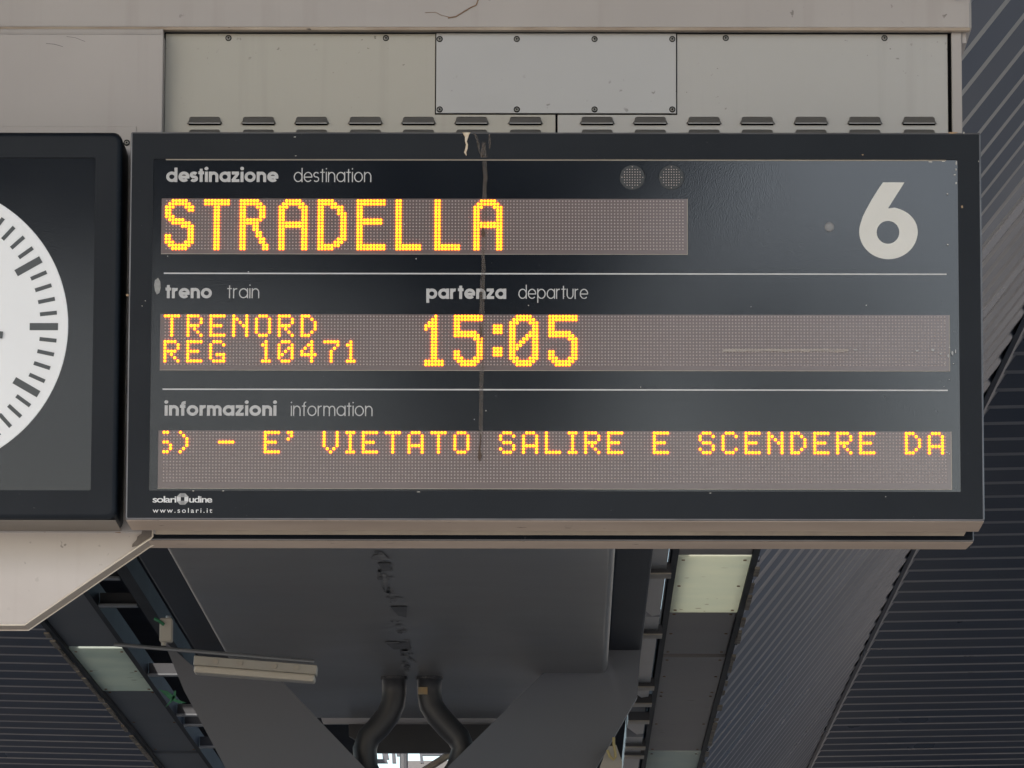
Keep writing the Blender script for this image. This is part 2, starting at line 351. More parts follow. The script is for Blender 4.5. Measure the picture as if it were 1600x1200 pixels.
oc = [(c.x+rr*math.cos(R_(22.5+45*k)), c.z+rr*math.sin(R_(22.5+45*k))) for k in range(8)]
sq = [(c.x+.0042*sx, c.z+.0042*sz) for sx, sz in ((1,1),(-1,1),(-1,-1),(1,-1))]
for k in range(4):
    o1, o2, o3 = oc[(2*k) % 8], oc[(2*k+1) % 8], oc[(2*k+2) % 8]; s1, s2 = sq[k], sq[(k+1) % 4]
    g.add([(p[0], yy, p[1]) for p in (o1, o2, s1)], [(0,1,2)], 0)
    g.add([(p[0], yy, p[1]) for p in (o2, o3, s2, s1)], [(0,1,2,3)], 1 if k % 2 else 2)
g.make('emblem', [mat('emblem_mid', (.36,.36,.36), .5), mat('emblem_pale', (.6,.6,.6), .5), mat('emblem_grey', (.24,.24,.24), .5)], board)

# ---- LED displays
BIG = {
'S': "..#####.. .#######. ###...### ##.....## ##....... ###...... .#####... ..######. .....#### .......## .......## ##.....## ##.....## ###...### .#######. ..#####..",
'T': "######## ######## "+"...##... "*14,
'R': "######... #######.. ##...###. ##....##. ##....##. ##....##. #######.. ######... ##..##... ##..##... ##...##.. ##...##.. ##....##. ##....##. ##.....## ##.....##",
'A': "..#####.. .#######. ###...### "+"##.....## "*4+"######### ######### "+"##.....## "*7,
'D': "#####.... ######... ##..####. ##....##. ##....### "+"##.....## "*7+"##....### ##...###. #######.. #####....",
'E': "######### ######### "+"##....... "*4+"########. ########. "+"##....... "*6+"######### #########",
'L': "##...... "*14+"######## ########",
'1': "...#.. ..##.. .###.. ####.. #.##.. "+"..##.. "*9+"###### ######",
'5': "######### ######### ##....... ##....... ##....... #######.. ########. ......### .......## .......## .......## ##.....## ##.....## ###...### .#######. ..#####..",
'0': "..#####.. .#######. ###...### ##.....## ##.....## ##....### ##...#### ##..##.## ##.##..## ####...## ###....## ##.....## ##.....## ###...### .#######. ..#####..",
':': "### ### ###",
}
SM = {
'S': ".###. #...# #.... .###. ....# #...# .###.", 'A': ".###. #...# #...# #...# ##### #...# #...#", 'B': "", 'C': ".###. #...# #.... #.... #.... #...# .###.",
'D': "###.. #..#. #...# #...# #...# #..#. ###..", 'E': "##### #.... #.... ####. #.... #.... #####", 'G': ".###. #...# #.... #.... #.### #...# .####",
'I': "### .#. .#. .#. .#. .#. ###", 'L': "#.... "*6+"#####", 'N': "#...# ##..# #.#.# #..## #...# #...# #...#", 'O': ".###. #...# #...# #...# #...# #...# .###.",
'R': "####. #...# #...# ####. #.#.. #..#. #...#", 'T': "##### "+"..#.. "*6, 'V': "#...# #...# #...# #...# #...# .#.#. ..#..",
'0': ".###. #...# #..## #.#.# ##..# #...# .###.", '1': ".#. ##. .#. .#. .#. .#. ###", '4': "...#. ..##. .#.#. #..#. ##### ...#. ...#.", '7': "##### ....# ...#. ..#.. ..#.. ..#.. ..#..",
'-': "..... ..... ..... ##### ..... ..... .....", "'": "## .# #. .. .. .. ..", ')': "#.. .#. ..# ..# ..# .#. #..", 's': "##. ... ... ##. ..# ..# ##.",
}
YW = YG-.0010                      # window front, a hair proud of the black panel
YD = YW-.0002
def dome(g, x, z, r, y, n, core=0, skirt=0, h=.0014):
    b = len(g.v)
    for rad, yy in ((r, y), (r*(.84 if n > 6 else .7), y-h)):
        for k in range(n):
            a = 2*math.pi*(k+.5)/n; g.v.append(Vector((x+rad*math.cos(a), yy, z+rad*math.sin(a))))
    for k in range(n):
        j = (k+1) % n; g.f.append((b+k, b+j, b+n+j, b+n+k)); g.mi.append(skirt)
    g.f.append(tuple(b+n+k for k in range(n))); g.mi.append(core)
def display(win, d0, d1, zrow0, ncol, chars, label):
    wx0, wx1 = (X(win[0],win[2],YW)+X(win[0],win[3],YW))/2, (X(win[1],win[2],YW)+X(win[1],win[3],YW))/2
    wz1 = (Z(win[0],win[2],YW)+Z(win[1],win[2]+1,YW))/2; wz0 = (Z(win[0],win[3],YW)+Z(win[1],win[3]+1,YW))/2
    dsp = boxp('led_display', wx0, wx1, YW, YW+.0006, wz0, wz1, M['window'], board); dsp['label'] = label
    e = .0012; g = G()              # thin pale edge of the window
    for a in ((wx0, wx1, wz0, wz0+e), (wx1-e, wx1, wz0+e, wz1)): g.box(a[0], a[1], YW-.0004, YW+.0001, a[2], a[3])
    g.make('window_edge', M['lip'], dsp)
    a, b = P(d0, zrow0, YW), P(d1, zrow0+1, YW); pit = (b.x-a.x)/(ncol-1); zr = (a.z+b.z)/2
    lit = set()
    for ch, c0, r0_, font in chars:
        rows = font[ch].split(); g = G(); w_ = len(rows[0])
        for i, rw in enumerate(rows):
            for j, q in enumerate(rw):
                if q == '#':
                    lit.add((c0+j, r0_+i)); dome(g, a.x+(c0+j)*pit, zr-(r0_+i)*pit, pit*.46, YD, 12, 2 if random.random() < .22 else 0, 1, .0026)
        g.make('led_character', [M['led_on'], M['led_skirt'], M['led_on_dim']], dsp)
    g = G()
    for c_ in range(ncol):
        for r_ in range(16):
            if (c_, r_) not in lit: dome(g, a.x+c_*pit, zr-r_*pit, pit*.25, YD, 6, 0, 0, .0007)
    o = g.make('unlit_dots', M['led_off'], dsp); o['kind'] = 'stuff'
    return dsp
d1 = display((252,1074.5,310,397), 260.5, 1067, 313.5, 160, [(c_, p, 0, BIG) for c_, p in zip('STRADELLA', (0,12,23,35,47,59,71,83,95))], 'upper display window reading STRADELLA')
s2 = [(c_, 7*i, 0, SM) for i, c_ in enumerate('TRENORD')]+[(c_, p, 8, SM) for c_, p in zip('REG10471', (0,7,14,30,35,42,49,56))]
s2 += [(c_, p, 0, BIG) for c_, p in (('1',80),('5',89),('0',106),('5',118))]
s2 += [(':', 101, 3, BIG), (':', 101, 10, BIG)]
d2 = display((250,1484,491,579), 258.5, 1476, 494, 240, s2, 'middle display window reading TRENORD REG 10471 and 15:05')
s3 = [(c_, p, 0, SM) for c_, p in zip("s)-E'VIETATOSALIREESCENDEREDA", (0,5,17,31,38,49,56,61,68,75,82,89,103,110,117,124,129,136,150,164,171,178,185,192,199,206,213,227,234))]
d3 = display((247,1487,673,764), 256.5, 1477.5, 676, 240, s3, "lower display window reading - E' VIETATO SALIRE E SCENDERE DA")
# two round indicator lights
for cx in (988, 1049):
    c = P(cx, 277, YP); rr = .0298; n = 28
    g = G(); loft(g, [[(c.x+q*math.cos(2*math.pi*k/n), y, c.z+q*math.sin(2*math.pi*k/n)) for k in range(n)] for q, y in ((rr, YG), (rr*.97, YP))], [0], False, True)
    il = g.make('indicator_light', mat('indicator_lens', (.014,.016,.017), .25), board)
    g = G()
    for i in range(-4, 5):
        for j in range(-4, 5):
            if i*i+j*j < 17: dome(g, c.x+i*.0062*.98, c.z+j*.0062, .0014, YP-.0002, 6, 0, 0, .0006)
    g.make('lens_dots', M['led_off'], il)['kind'] = 'stuff'
# rubber plug, sticker remains, dried drip, bird dropping
c = P(1296, 354.5, YP); n = 18
g = G(); loft(g, [[(c.x+q*math.cos(2*math.pi*k/n), y, c.z+q*math.sin(2*math.pi*k/n)) for k in range(n)] for q, y in ((.0112, YG), (.0108, YG-.004), (.0088, YG-.005), (.0082, YG-.0035))], [0]*3, False, True)
g.make('plug', mat('plug_plastic', (.22,.22,.225), .35), board)
def blob(name, pts, m, y=YP-.0004, par=board, d=.0006):
    l = [(P(a, b, y).x, P(a, b, y).z) for a, b in pts]; return center_link(name, curve_mesh([l], y, m, d), par)
blob('sticker_remnant', [(242,438),(247,434),(250.5,440),(251,450),(249,458),(245,460),(242,454),(241,446)], mat('sticker_grey', (.2,.2,.2), .5, col2=(.34,.34,.33), nscale=120))
def drip(name, xs, m, y, jag=.6):
    if name == 'dried_drip': xs = [(a+random.uniform(-.5,.5), b, c*.8*random.uniform(.8,1.1)) for a, b, c in xs]
    L = [(x-wd/2+random.uniform(-jag, jag), yy) for x, yy, wd in xs]; Rr = [(x+wd/2+random.uniform(-jag, jag), yy) for x, yy, wd in xs]
    return blob(name, L+Rr[::-1], m, y)
drip('dried_drip', [(757,250,9),(757,262,8),(758,275,8),(757,290,8),(757.5,305,8.5),(757,320,10),(757,340,11),(756,360,10),(755.5,385,11),(755,398,9),(756,420,8.5),(754,440,8),(753,470,9),(753,490,9),(753,520,9),(753,550,9),(753,580,8.5),(752,610,8.5),(752,640,8),(752,665,7),(751.5,680,5)], M['drip'], YD-.0030)
for q in ([(748,700),(750,690),(751,705),(753,712),(750,721),(746.5,716)], [(750.5,678),(752,681),(751,700),(749.5,692)], [(754,352),(758,365),(757,371),(752,368)], [(751,505),(753,520),(751,538),(750,520)]):
    blob('dirt_spot', q, mat('dirt', (.03,.02,.017), .7, col2=(.12,.07,.04), nscale=300), YD-.0036)
drip('bird_dropping', [(729,207,12),(729,210,8),(728.5,214,5),(728,221,3.5),(729,226,3),(728.5,232,3.6),(727.5,238,3.4),(729,243,2)], M['dropping'], Y0-.0008, .8)
drip('grime_streak', [(741,208,5),(744,216,3),(748,226,3),(750,236,3),(753,246,6)], M['drip'], Y0-.0010, 1.2)
drip('grime_streak', [(765,208,3),(765,220,2.6),(765,232,2.6)], M['drip'], Y0-.0010, 1.2)
drip('grime_streak', [(756,222,5),(755,234,7),(756,246,9)], M['drip'], Y0-.0013, 1.0)
# chips of bare metal on the frame and flaked paint at the glazing edge
chipm = mat('chip', (.5,.48,.44), .5); ochre = mat('ochre_chip', (.36,.24,.14), .7)
for (x, y_, a, b, mm) in ((1489,207.5,16,3,ochre),(1506,207.5,2,4,chipm),(1454,253,7,2,chipm),(1474,252,6,2.4,chipm),(1494,255,2.4,8,chipm),(1494,265,2,4,chipm),(1492,273,4,2,chipm),(1494,286,2,4,chipm),
        (1503.5,323,3.5,6,ochre),(1348,242,4,2,ochre),(1529,252,1.6,1.6,chipm),(462,243.5,3,1.2,chipm),(461,214,4,1.4,chipm),(302,767,4,1.5,chipm),(349,767,4,1.5,chipm),(654,768.5,8,1.3,chipm),(1110,770.5,3,1.5,chipm),(1384,776,1.8,1.8,chipm),
        (199,461,6,4,ochre),(227,470,1.6,1.2,chipm),(222,478,1.4,1.4,chipm)):
    l = [(x+a/2*math.cos(t)*random.uniform(.6,1.2), y_+b/2*math.sin(t)*random.uniform(.6,1.2)) for t in [k*math.pi/4 for k in range(8)]]
    yy = Y0-.0005 if not (1440 < x < 1496 and 250 < y_ < 300) else YG-.0006
    blob('paint_chip', l, mm, yy, d=.0004)
for k in range(26):                # flecks on the glass
    x = random.choice([random.uniform(245,1490)]*2+[random.uniform(1475,1494)]); y_ = random.uniform(255,760); a = random.uniform(.6,1.5)
    blob('paint_chip', [(x+a*math.cos(t)*random.uniform(.5,1.1), y_+a*.8*math.sin(t)) for t in [q*math.pi/3 for q in range(6)]], chipm, YD-.0040, d=.0003)
for x, y_, a, b in ((1488,552,3,8),(1493,549,1.6,6),(1482,556,3,5),(1457,547,4,4),(1433,548,4,3),(1470,553,3,3),(1337,546.5,5,2)):
    blob('silicone_smear', [(x+a/1.6*math.cos(t)*random.uniform(.5,1.2), y_+b/1.6*math.sin(t)*random.uniform(.6,1.1)) for t in [q*math.pi/4 for q in range(8)]], mat('silicone', (.36,.36,.36), .4), YD-.0040, d=.0004)
drip('dust_line', [(1128,546,2),(1129,547,2)], M['dust'], YD-.0042)
l = [(1128+k*11, 545.6+random.uniform(-1.2,.6)) for k in range(19)]+[(1326-k*11, 549+random.uniform(-.6,1.4)) for k in range(19)]
blob('dust_line', l, glaze('dust_line_film', (.5,.45,.40), .32), YD-.0042)

# ================================================================== THE CLOCK
cc = P(-123, 510, Y0); CZ = cc.z; CX = cc.x
fx1 = (X(189.5,300,Y0)+X(183,760,Y0))/2; fx0 = 2*CX-fx1
clock = root('platform_clock', (CX, YB+.02, BZ0), 'black square clock case with white round dial, left of the departure board', 'clock')
ix1 = (X(150,247,Y0)+X(141,765,Y0))/2; ix0 = 2*CX-ix1; cz1, cz0 = BZ1, BZ0+.0005
jz1, jz0 = Z(100,246,Y0), Z(100,766,Y0)
g = G(); r = .022
loft(g, [rrect(fx0,fx1,cz0,cz1,YB+.02,r), rrect(fx0,fx1,cz0,cz1,Y0+.012,r), rrect(fx0+.0015,fx1-.0015,cz0+.0015,cz1-.0015,Y0+.0065,r*.95), rrect(fx0+.0055,fx1-.0055,cz0+.0055,cz1-.0055,Y0+.0015,r*.8), rrect(fx0+.012,fx1-.012,cz0+.012,cz1-.012,Y0,r*.6),
         rrect(ix0,ix1,jz0,jz1,Y0,.003), rrect(ix0,ix1,jz0,jz1,Y0+.008,.003)], [0]*6)
o = g.make('case', M['frame'], clock)
for p in o.data.polygons: p.use_smooth = abs(p.normal.y) < .995 and p.index < 5*24
g = G(); g.box(fx0+.02, fx1-.004, Y0+.012, YB+.02, cz0-.0016, cz0-.0003); g.make('reflection_sheet', mat('clock_underside_reflection', (.21,.18,.155), .5, .1, col2=(.13,.115,.10), nscale=3), clock)  # platform reflection painted into the colour under the clock
boxp('glazing', ix0-.002, ix1+.002, YG, YG+.006, jz0-.002, jz1+.002, M['glass'], clock)
n = 128; RD = 233*.001466; g = G()
loft(g, [[(CX+q*math.cos(2*math.pi*k/n), y, CZ+q*math.sin(2*math.pi*k/n)) for k in range(n)] for q, y in ((RD, YG), (RD, YG-.0022), (RD-.0015, YG-.003), (RD*.7, YG-.0036))], [0]*3, False, True)
g.make('dial', M['face'], clock)
def radial(name, ang, ra, rb, w_, y, m, th=.0006):
    a = R_(ang); d = Vector((math.cos(a), 0, math.sin(a))); nn = Vector((-d.z, 0, d.x)); c = Vector((CX, 0, CZ))
    q = [c+d*ra-nn*w_/2, c+d*rb-nn*w_/2, c+d*rb+nn*w_/2, c+d*ra+nn*w_/2]
    vs = [(p.x, y, p.z) for p in q]+[(p.x, y+th, p.z) for p in q]
    part(name, vs, [(0,1,2,3),(4,7,6,5),(0,4,5,1),(1,5,6,2),(2,6,7,3),(3,7,4,0)], m, clock)
pxm = .001466
for k in range(60):
    if k % 5: radial('minute_mark', k*6, 189*pxm, 216*pxm, 6.2*pxm, YG-.0044, M['tick'])
    else: radial('hour_mark', k*6, 172*pxm, 217*pxm, 11.4*pxm, YG-.0044, M['tick'])
radial('hour_hand', -6.2, -38*pxm, 130.5*pxm, 11*pxm, YG-.009, M['tick'], .0015)
radial('minute_hand', 158, -45*pxm, 190*pxm, 8*pxm, YG-.012, M['tick'], .0015)

# ================================================================== THE GANTRY the board and the clock hang on
YT = Y0+.235; YL = Y0+.20; YPn = Y0+.27
gan = root('sign_gantry', (-.3, YPn+.1, BZ0), 'beige sheet metal gantry with vented steel panels holding board and clock from behind', 'gantry')
zb = (Z(0,43,YT)+Z(1518,47,YT))/2; xr = X(1518,20,YT)
g = G(); b = .006
prof = [(YT+.3, zb), (YT+b, zb), (YT+b*.3, zb+b*.3), (YT, zb+b), (YT, zb+1.35), (YT+.3, zb+1.35)]
vs = []
for x in (-3.0, xr-b): vs += [(x, y, z) for y, z in prof]
vs += [(xr, y+ (b if i in (3,4) else 0), z+(b*.4 if i < 2 else 0)) for i, (y, z) in enumerate(prof)]
fs = [tuple([i, (i+1) % 6, (i+1) % 6+6, i+6]) for i in range(6)]+[tuple([i+6, (i+1) % 6+6, (i+1) % 6+12, i+12]) for i in range(6)]+[(0,5,4,3,2,1),(12,13,14,15,16,17)]
g.add(vs, fs); g.make('top_beam', M['clad'], gan)
g = G(); g.box(-3.0, xr-.004, YT-.0008, YT+.02, zb-.0035, zb+.0045); g.make('beam_lip', mat('warm_lip', (.46,.39,.31), .45, .1, col2=(.27,.20,.15), nscale=9, speck=.8, sscale=40), gan, bevel=.0015)
# core behind the panels
xl = X(256.5,120,YPn); xrp = X(1481,120,YPn)
boxp('core', -2.9, X(1497,120,YPn+.05), YPn+.006, YPn+.29, Z(800,300,YPn), zb-.001, M['dark'], gan)
# side post
px0_, px1_ = X(1487,120,YPn-.01), X(1503,120,YPn-.01)
boxp('side_post', px0_, px1_, YPn-.012, YPn+.30, Z(1490,400,YPn), zb-.002, M['clad'], gan, bevel=.002)
boxp('small_bracket', px1_+.001, px1_+.012, YPn-.004, YPn+.02, Z(1505,68,YPn), zb-.001, M['clad'], gan, bevel=.001)
# left cladding (clock side)
zc = Z(100,53,YL)
boxp('clock_side_panel', -3.0, X(254.5,120,YL), YL, YL+.065, BZ0-.005, zc, M['clad'], gan, bevel=.0022)
boxp('panel_ledge', -3.0, X(255,46,YL+.02), YL+.02, YL+.06, zc+.0005, zb-.0045, M['clad'], gan, bevel=.0015)
boxp('access_plate', -3.0, X(213.5,197,YL), YL-.0025, YL-.0002, BZ0+.3, Z(100,197.5,YL), M['clad'], gan, bevel=.0008)
# louvered panels
zt = (Z(258,52,YPn)+Z(1481,54,YPn))/2; zbm = Z(800,240,YPn)
hl = .0395
def louver_mesh():
    g = G(); H = .0175; d = .013
    g.add([(-hl+.007,0,H/2),(hl-.007,0,H/2),(hl-.003,-d*.5,H*.28),(-hl+.003,-d*.5,H*.28),(-hl+.002,-d,-H/2),(hl-.002,-d,-H/2),(-hl-.003,0,-H/2),(hl+.003,0,-H/2)],
          [(0,3,2,1),(3,4,5,2),(0,6,4,3),(1,2,5,7)], 0)
    g.add([(-hl+.002,-d-.0004,-H/2),(hl-.002,-d-.0004,-H/2),(hl-.002,-d-.0004,-H/2-.0016),(-hl+.002,-d-.0004,-H/2-.0016),(-hl+.002,-d+.001,-H/2-.0016),(hl-.002,-d+.001,-H/2-.0016)],[(0,3,2,1),(3,4,5,2)],1)
    g.box(-hl+.001, hl-.001, -.0012, -.0004, -H/2-.0035, -H/2+.002, 2)  # black strip drawn as the shadow line below the vent
    me = mesh(g.v, g.f, [M['hood_shaded'], M['plate'], M['dark']])
    for p, k in zip(me.polygons, g.mi): p.material_index = k
    return me
LM = louver_mesh()
def screw_mesh(rr):
    g = G(); n = 14
    loft(g, [[(q*math.cos(2*math.pi*k/n), y, q*math.sin(2*math.pi*k/n)) for k in range(n)] for q, y in ((rr, 0), (rr*.95, -.0016), (rr*.6, -.0026), (rr*.42, -.0026), (rr*.38, -.0014))], [0,0,0,1], False, True)
    g.add([(rr*1.35*math.cos(2*math.pi*k/n), -.0003, rr*1.35*math.sin(2*math.pi*k/n)) for k in range(n)], [tuple(reversed(range(n)))], 1)
    me = mesh(g.v, g.f, [M['screw'], M['dark']])
    for p, k in zip(me.polygons, g.mi): p.material_index = k
    return me
SMh = screw_mesh(.0056)
lcs = [320,404,487,571,654,737,821]; rcs = [933,1016,1100,1183,1267,1351,1436]
xs_ = X(869.5,190,YPn)
for (a, b_, cs, scs, lab) in ((xl+.002, xs_-.0022, lcs, (357,603), 'left louvred panel, slightly greener steel'), (xs_+.0026, xrp, rcs, (1134,1382), 'right louvred panel')):
    lp = boxp('louvered_panel', a, b_, YPn, YPn+.004, zbm, zt, M['steel' if cs is lcs else 'steel2'], gan, bevel=.0012); lp['label'] = lab
    for rowy in (188, 208):
        for cx in cs:
            c = P(cx, rowy, YPn-.0003); link('louver', LM, lp, c)
    for sx in scs: link('screw', SMh, lp, P(sx, 59.5, YPn-.0003))
yc = YPn-.006
a, b_ = X(681.5,110,yc), X(1056.5,110,yc)
cp = boxp('cover_plate', a, b_, yc, yc+.0035, Z(870,177,yc), Z(870,52,yc), M['plate'], gan, bevel=.001)
boxp('plate_shadow', a-.0025, b_+.0025, yc+.0037, yc+.0058, Z(870,178.5,yc), Z(870,52,yc), M['dark'], gan)  # black sheet behind the plate, drawn as its shadow line
for sx in (687,807.5,929,1050.5):
    for sy in (61, 171): link('screw', SMh, cp, P(sx, sy, yc-.0002))
# twig and marks on the beam
g = G(); tube(g, [P(x, y, YT-.002) for x, y in ((700,28),(712,26),(722,20),(735,12),(744,8),(747,0),(748,-8))], .0014, 6); g.make('twig', M['rust'], gan)
g = G(); tube(g, [P(x, y, YT-.0012) for x, y in ((664,20),(680,19),(690,24),(703,27),(712,26))], .0006, 5); g.make('scratch', M['rust'], gan)
g = G(); tube(g, [P(x, y, YL-.0005) for x, y in ((72,68),(84,69),(92,71),(98,73))], .0005, 5); g.make('scratch', M['tick'], gan)
g = G(); tube(g, [P(x, y, YL-.0005) for x, y in ((104,57),(118,59),(133,65))], .0004, 5); g.make('scratch', M['tick'], gan)
link('screw', SMh, gan, P(198, 223, YL-.004))
# pale bracket under the clock: slab with a chamfered end, its edge highlights laid on as bright tubes
yb_ = YL+.002
outer = [(242.5,828),(242.5,842),(236,848),(44,981),(-1500,984),(-1500,828)]
inn = [(235,828),(235,836),(228,842),(36,974.5),(-1500,977),(-1500,828)]
def pl(l, y): return [P(x, yy, y) for x, yy in l]
zz = P(0,828,yb_).z+.02
pol = pl([(238,838),(230,844),(38,976),(-1500,978)], yb_)
top = [Vector((pol[0].x, yb_, zz)), *pol, Vector((pol[-1].x, yb_, zz))]; n = len(top); dep = .105
bk = [Vector((p.x, p.y+dep, p.z)) for p in top]
br = part('lower_bracket', top+bk, [tuple(reversed(range(n))), tuple(range(n, 2*n))]+[(i, (i+1) % n, (i+1) % n+n, i+n) for i in range(n)], [M['clad2'], mat('bracket_underside_shaded', (.34,.295,.255), .5, .1, col2=(.28,.24,.21), nscale=3)], gan)
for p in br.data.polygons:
    if abs(p.normal.y) < .5: p.material_index = 1  # underside shade put into a darker copy of the bracket paint
for yy, nm in ((yb_-.001, 'edge_highlight'), (yb_+dep-.002, 'edge_highlight')):
    pts = [Vector((p.x+.0006, yy, p.z-.0006)) for p in top[:5]]; g = G(); tube(g, [pts[0], pts[1], pts[1].lerp(pts[2], .5)+Vector((.001,0,-.001)), pts[2], pts[3], pts[4]], .0022, 8); g.make(nm, M['edge_highlight'], br)
blob('peeled_paint', [(222,829),(238,829),(236,838),(228,844),(214,853),(206,855),(207,850),(213,844),(215,838),(221,834)], mat('peeled', (.19,.165,.145), .6, col2=(.12,.10,.09), nscale=60), yb_-.0018, br, .0008)
blob('rust_spot', [(176,829),(190,830),(188,833),(180,832)], M['rust'], yb_-.0016, br); blob('rust_spot', [(60,829),(78,829),(70,832)], M['rust'], yb_-.0016, br)

# ================================================================== THE CANOPY BEHIND
hp, hf, hb = 2.7, 4.70, 2.5
ZP, ZF, ZB = CAMZ+hp, CAMZ+hf, CAMZ+hb
XRO, XRI, XLO, XLI = .264*hp, .150*hp, -.826*hp, -.7245*hp
XFR, XFL = .487*hf, -3.80
YS, YE = 13.34, 62.0; YSL = 12.95; S_ = .60
def st(o): o['kind'] = 'structure'; return o
def corr(name, x0, z0, x1, z1, y0, y1, label=None, pitch=S_, dep=.06, th=.003, fade=False):
    d = Vector((x1-x0, 0, z1-z0)).normalized(); nn = Vector((d.z, 0, -d.x))
    if nn.z > 0: nn = -nn
    pr = [(0,0),(.18,0),(.24,.22),(.32,.22),(.38,0),(.56,0),(.66,1),(.84,1),(1,0)] if fade else [(0,0),(.22,0),(.42,.22),(.56,.72),(.63,1),(.82,1),(.91,.75),(1,0)]; pts = []; y = y0
    while y < y1:
        for a, q in pr[:-1]: pts.append((y+a*pitch, q*dep*(1-.68*min(1, max(0, (y-15)/5)) if fade else 1)))
        y += pitch
    pts.append((y, 0))
    n = len(pts); vs = []; fs = []
    for off in (0, th):
        for (x, z) in ((x0, z0), (x1, z1)):
            vs += [Vector((x, yy, z))+nn*(q-off) for yy, q in pts]
    for k in range(n-1):
        fs.append((k, k+1, n+k+1, n+k)); fs.append((2*n+k, 3*n+k, 3*n+k+1, 2*n+k+1))
    o = part(name, vs, fs, M['roof']); o['kind'] = 'structure'; return o
corr('ceiling', XRO+.02, ZP+.05, XFR, ZF+.025, YSL+.74, YE, dep=.055, pitch=.74, fade=True)
corr('ceiling', .92, ZP+.05+1.2655*(.92-XRO-.02), XFR, ZF+.025, YSL, YSL+.75, dep=.055, pitch=.74, fade=True)                    # sloping sheet rising to the right
corr('ceiling', XFR-.06, ZF+.03, 11.0, ZF+.03+.02*8.7, YS, YE, dep=.10)  # outer flat sheet, right
corr('ceiling', XLO, ZP, XFL, ZF, YS, YE, dep=.055, pitch=.74, fade=True)
corr('ceiling', XFL-.01, ZF+.03, -12.5, ZF+.03+.02*8.7, YS, YE, dep=.10)
st(boxp('ceiling', XFR-.12, XFR+.15, YSL, YE, ZF+.07, ZF+.11, M['dark']))  # unseen closure added over the fold to stop daylight leaking in
for y_a in (0,):
    g = G(); nx_, nz_ = 1.2655/math.hypot(1, 1.2655), -1/math.hypot(1, 1.2655)
    def sp_(t, o): return (XFR+.0+(t/1.613)+nx_*o, ZF+.025+(t/1.613)*1.2655+nz_*o)
    a0, a1, a2, a3 = sp_(-.13, .046), sp_(.05, .046), sp_(.05, .02), sp_(-.13, .02)
    g.add([(q[0], y, q[1]) for q in (a0, a1, a2, a3) for y in (YSL, YE)], [(0,1,3,2),(2,3,5,4),(4,5,7,6),(6,7,1,0),(0,2,4,6),(1,7,5,3)])
    st(g.make('ceiling', M['roof']))
# dark boxing added over the central spine to block light from above
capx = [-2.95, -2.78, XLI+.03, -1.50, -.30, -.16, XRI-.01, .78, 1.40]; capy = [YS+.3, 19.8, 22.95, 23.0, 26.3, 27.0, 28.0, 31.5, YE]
open_ = {(5, 1), (6, 1), (1, 3), (6, 6)}          # gaps left in the added boxing over the pale panels, and the open end of the spine
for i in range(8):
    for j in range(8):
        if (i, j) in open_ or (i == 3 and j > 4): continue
        st(boxp('ceiling', capx[i], capx[i+1], capy[j], capy[j+1], ZP+.95, ZP+1.0, M['void']))  # added boxing that blocks light from above
st(boxp('ceiling', -11, 11, 7.5, YS-.1, ZF+.1, ZF+.2, M['soffit']))

beam = root('roof_beam', (-.63, YS+.3, ZB), 'broad dark steel box beam running back above the board, weathered along its middle', 'beam')
bx0, bx1 = -.561*hb, .0536*hb; rx, rz = .03, .045; BYE = 25.6
prof = [(bx0-rx*math.sin(R_(90-a)), ZB+rz-rz*math.sin(R_(a))) for a in range(0, 91, 10)]+[(bx1+rx*math.sin(R_(a)), ZB+rz-rz*math.cos(R_(a))) for a in range(0, 91, 10)]
n = len(prof); ys = [YS+.3+(BYE-YS-.3)*k/20 for k in range(21)]
vs = [(x, y, z) for y in ys for x, z in prof]; fs = [(i*n+k, i*n+k+1, (i+1)*n+k+1, (i+1)*n+k) for i in range(20) for k in range(n-1)]
part('soffit', vs, fs, M['soffit'], beam, smooth=True)
for q in ([(583,868),(600,866),(608,873),(596,877),(580,874)], [(590,880),(610,880),(611,892),(598,893)], [(610,948),(636,948),(635,965),(622,962)], [(601,1003),(624,1003),(624,1005.5),(601,1005.5)], [(604,1006),(640,1003),(641,1014),(615,1015)], [(597,897),(602,897),(606,910),(603,925),(599,912)]):
    k = sum(p[1] for p in q)/len(q); pts = []
    for x, y in q:
        Y = Yof(y, hb-.004, x); p = P(x, y, Y); pts.append(p)
    m_ = M['stain'] if q[0][0] in (590, 610, 604) else M['stain2']
    g = G(); g.add(pts+[p+Vector((0,0,.003)) for p in pts], [tuple(range(len(pts))), tuple(reversed(range(len(pts), 2*len(pts))))]); g.make('weathered_patch', m_, beam)

for xa_, xb_ in ((bx1+.031, bx1+.175), (bx0-.20, bx0-.031)):
    boxp('side_shade_strip', xa_, xb_, YS+.3, BYE, ZB+.10, ZB+.13, M['side_shade'], beam, bevel=.01)  # added strips; the dark beside the soffit is put into their colour
fl = G(); fd = G()                  # flaked and dirty line along the middle of the soffit
for k in range(70):
    t_ = random.random(); x = 590+55*t_+random.gauss(0, 5)-(18*max(0, t_-.7)); y = 862+190*t_
    Y = Yof(y, hb-.003, x); p = P(x, y, Y); a_ = random.uniform(.004, .02)
    (fl if random.random() < .6 else fd).add([p+Vector((a_*math.cos(q)*random.uniform(.5,1), a_*random.uniform(1.5,5)*math.sin(q), 0)) for q in (0,1.2,2.5,3.6,5)], [(4,3,2,1,0)])
fl.make('flaked_paint', M['stain2'], beam)['kind'] = 'stuff'; fd.make('dirt_flecks', M['stain'], beam)['kind'] = 'stuff'
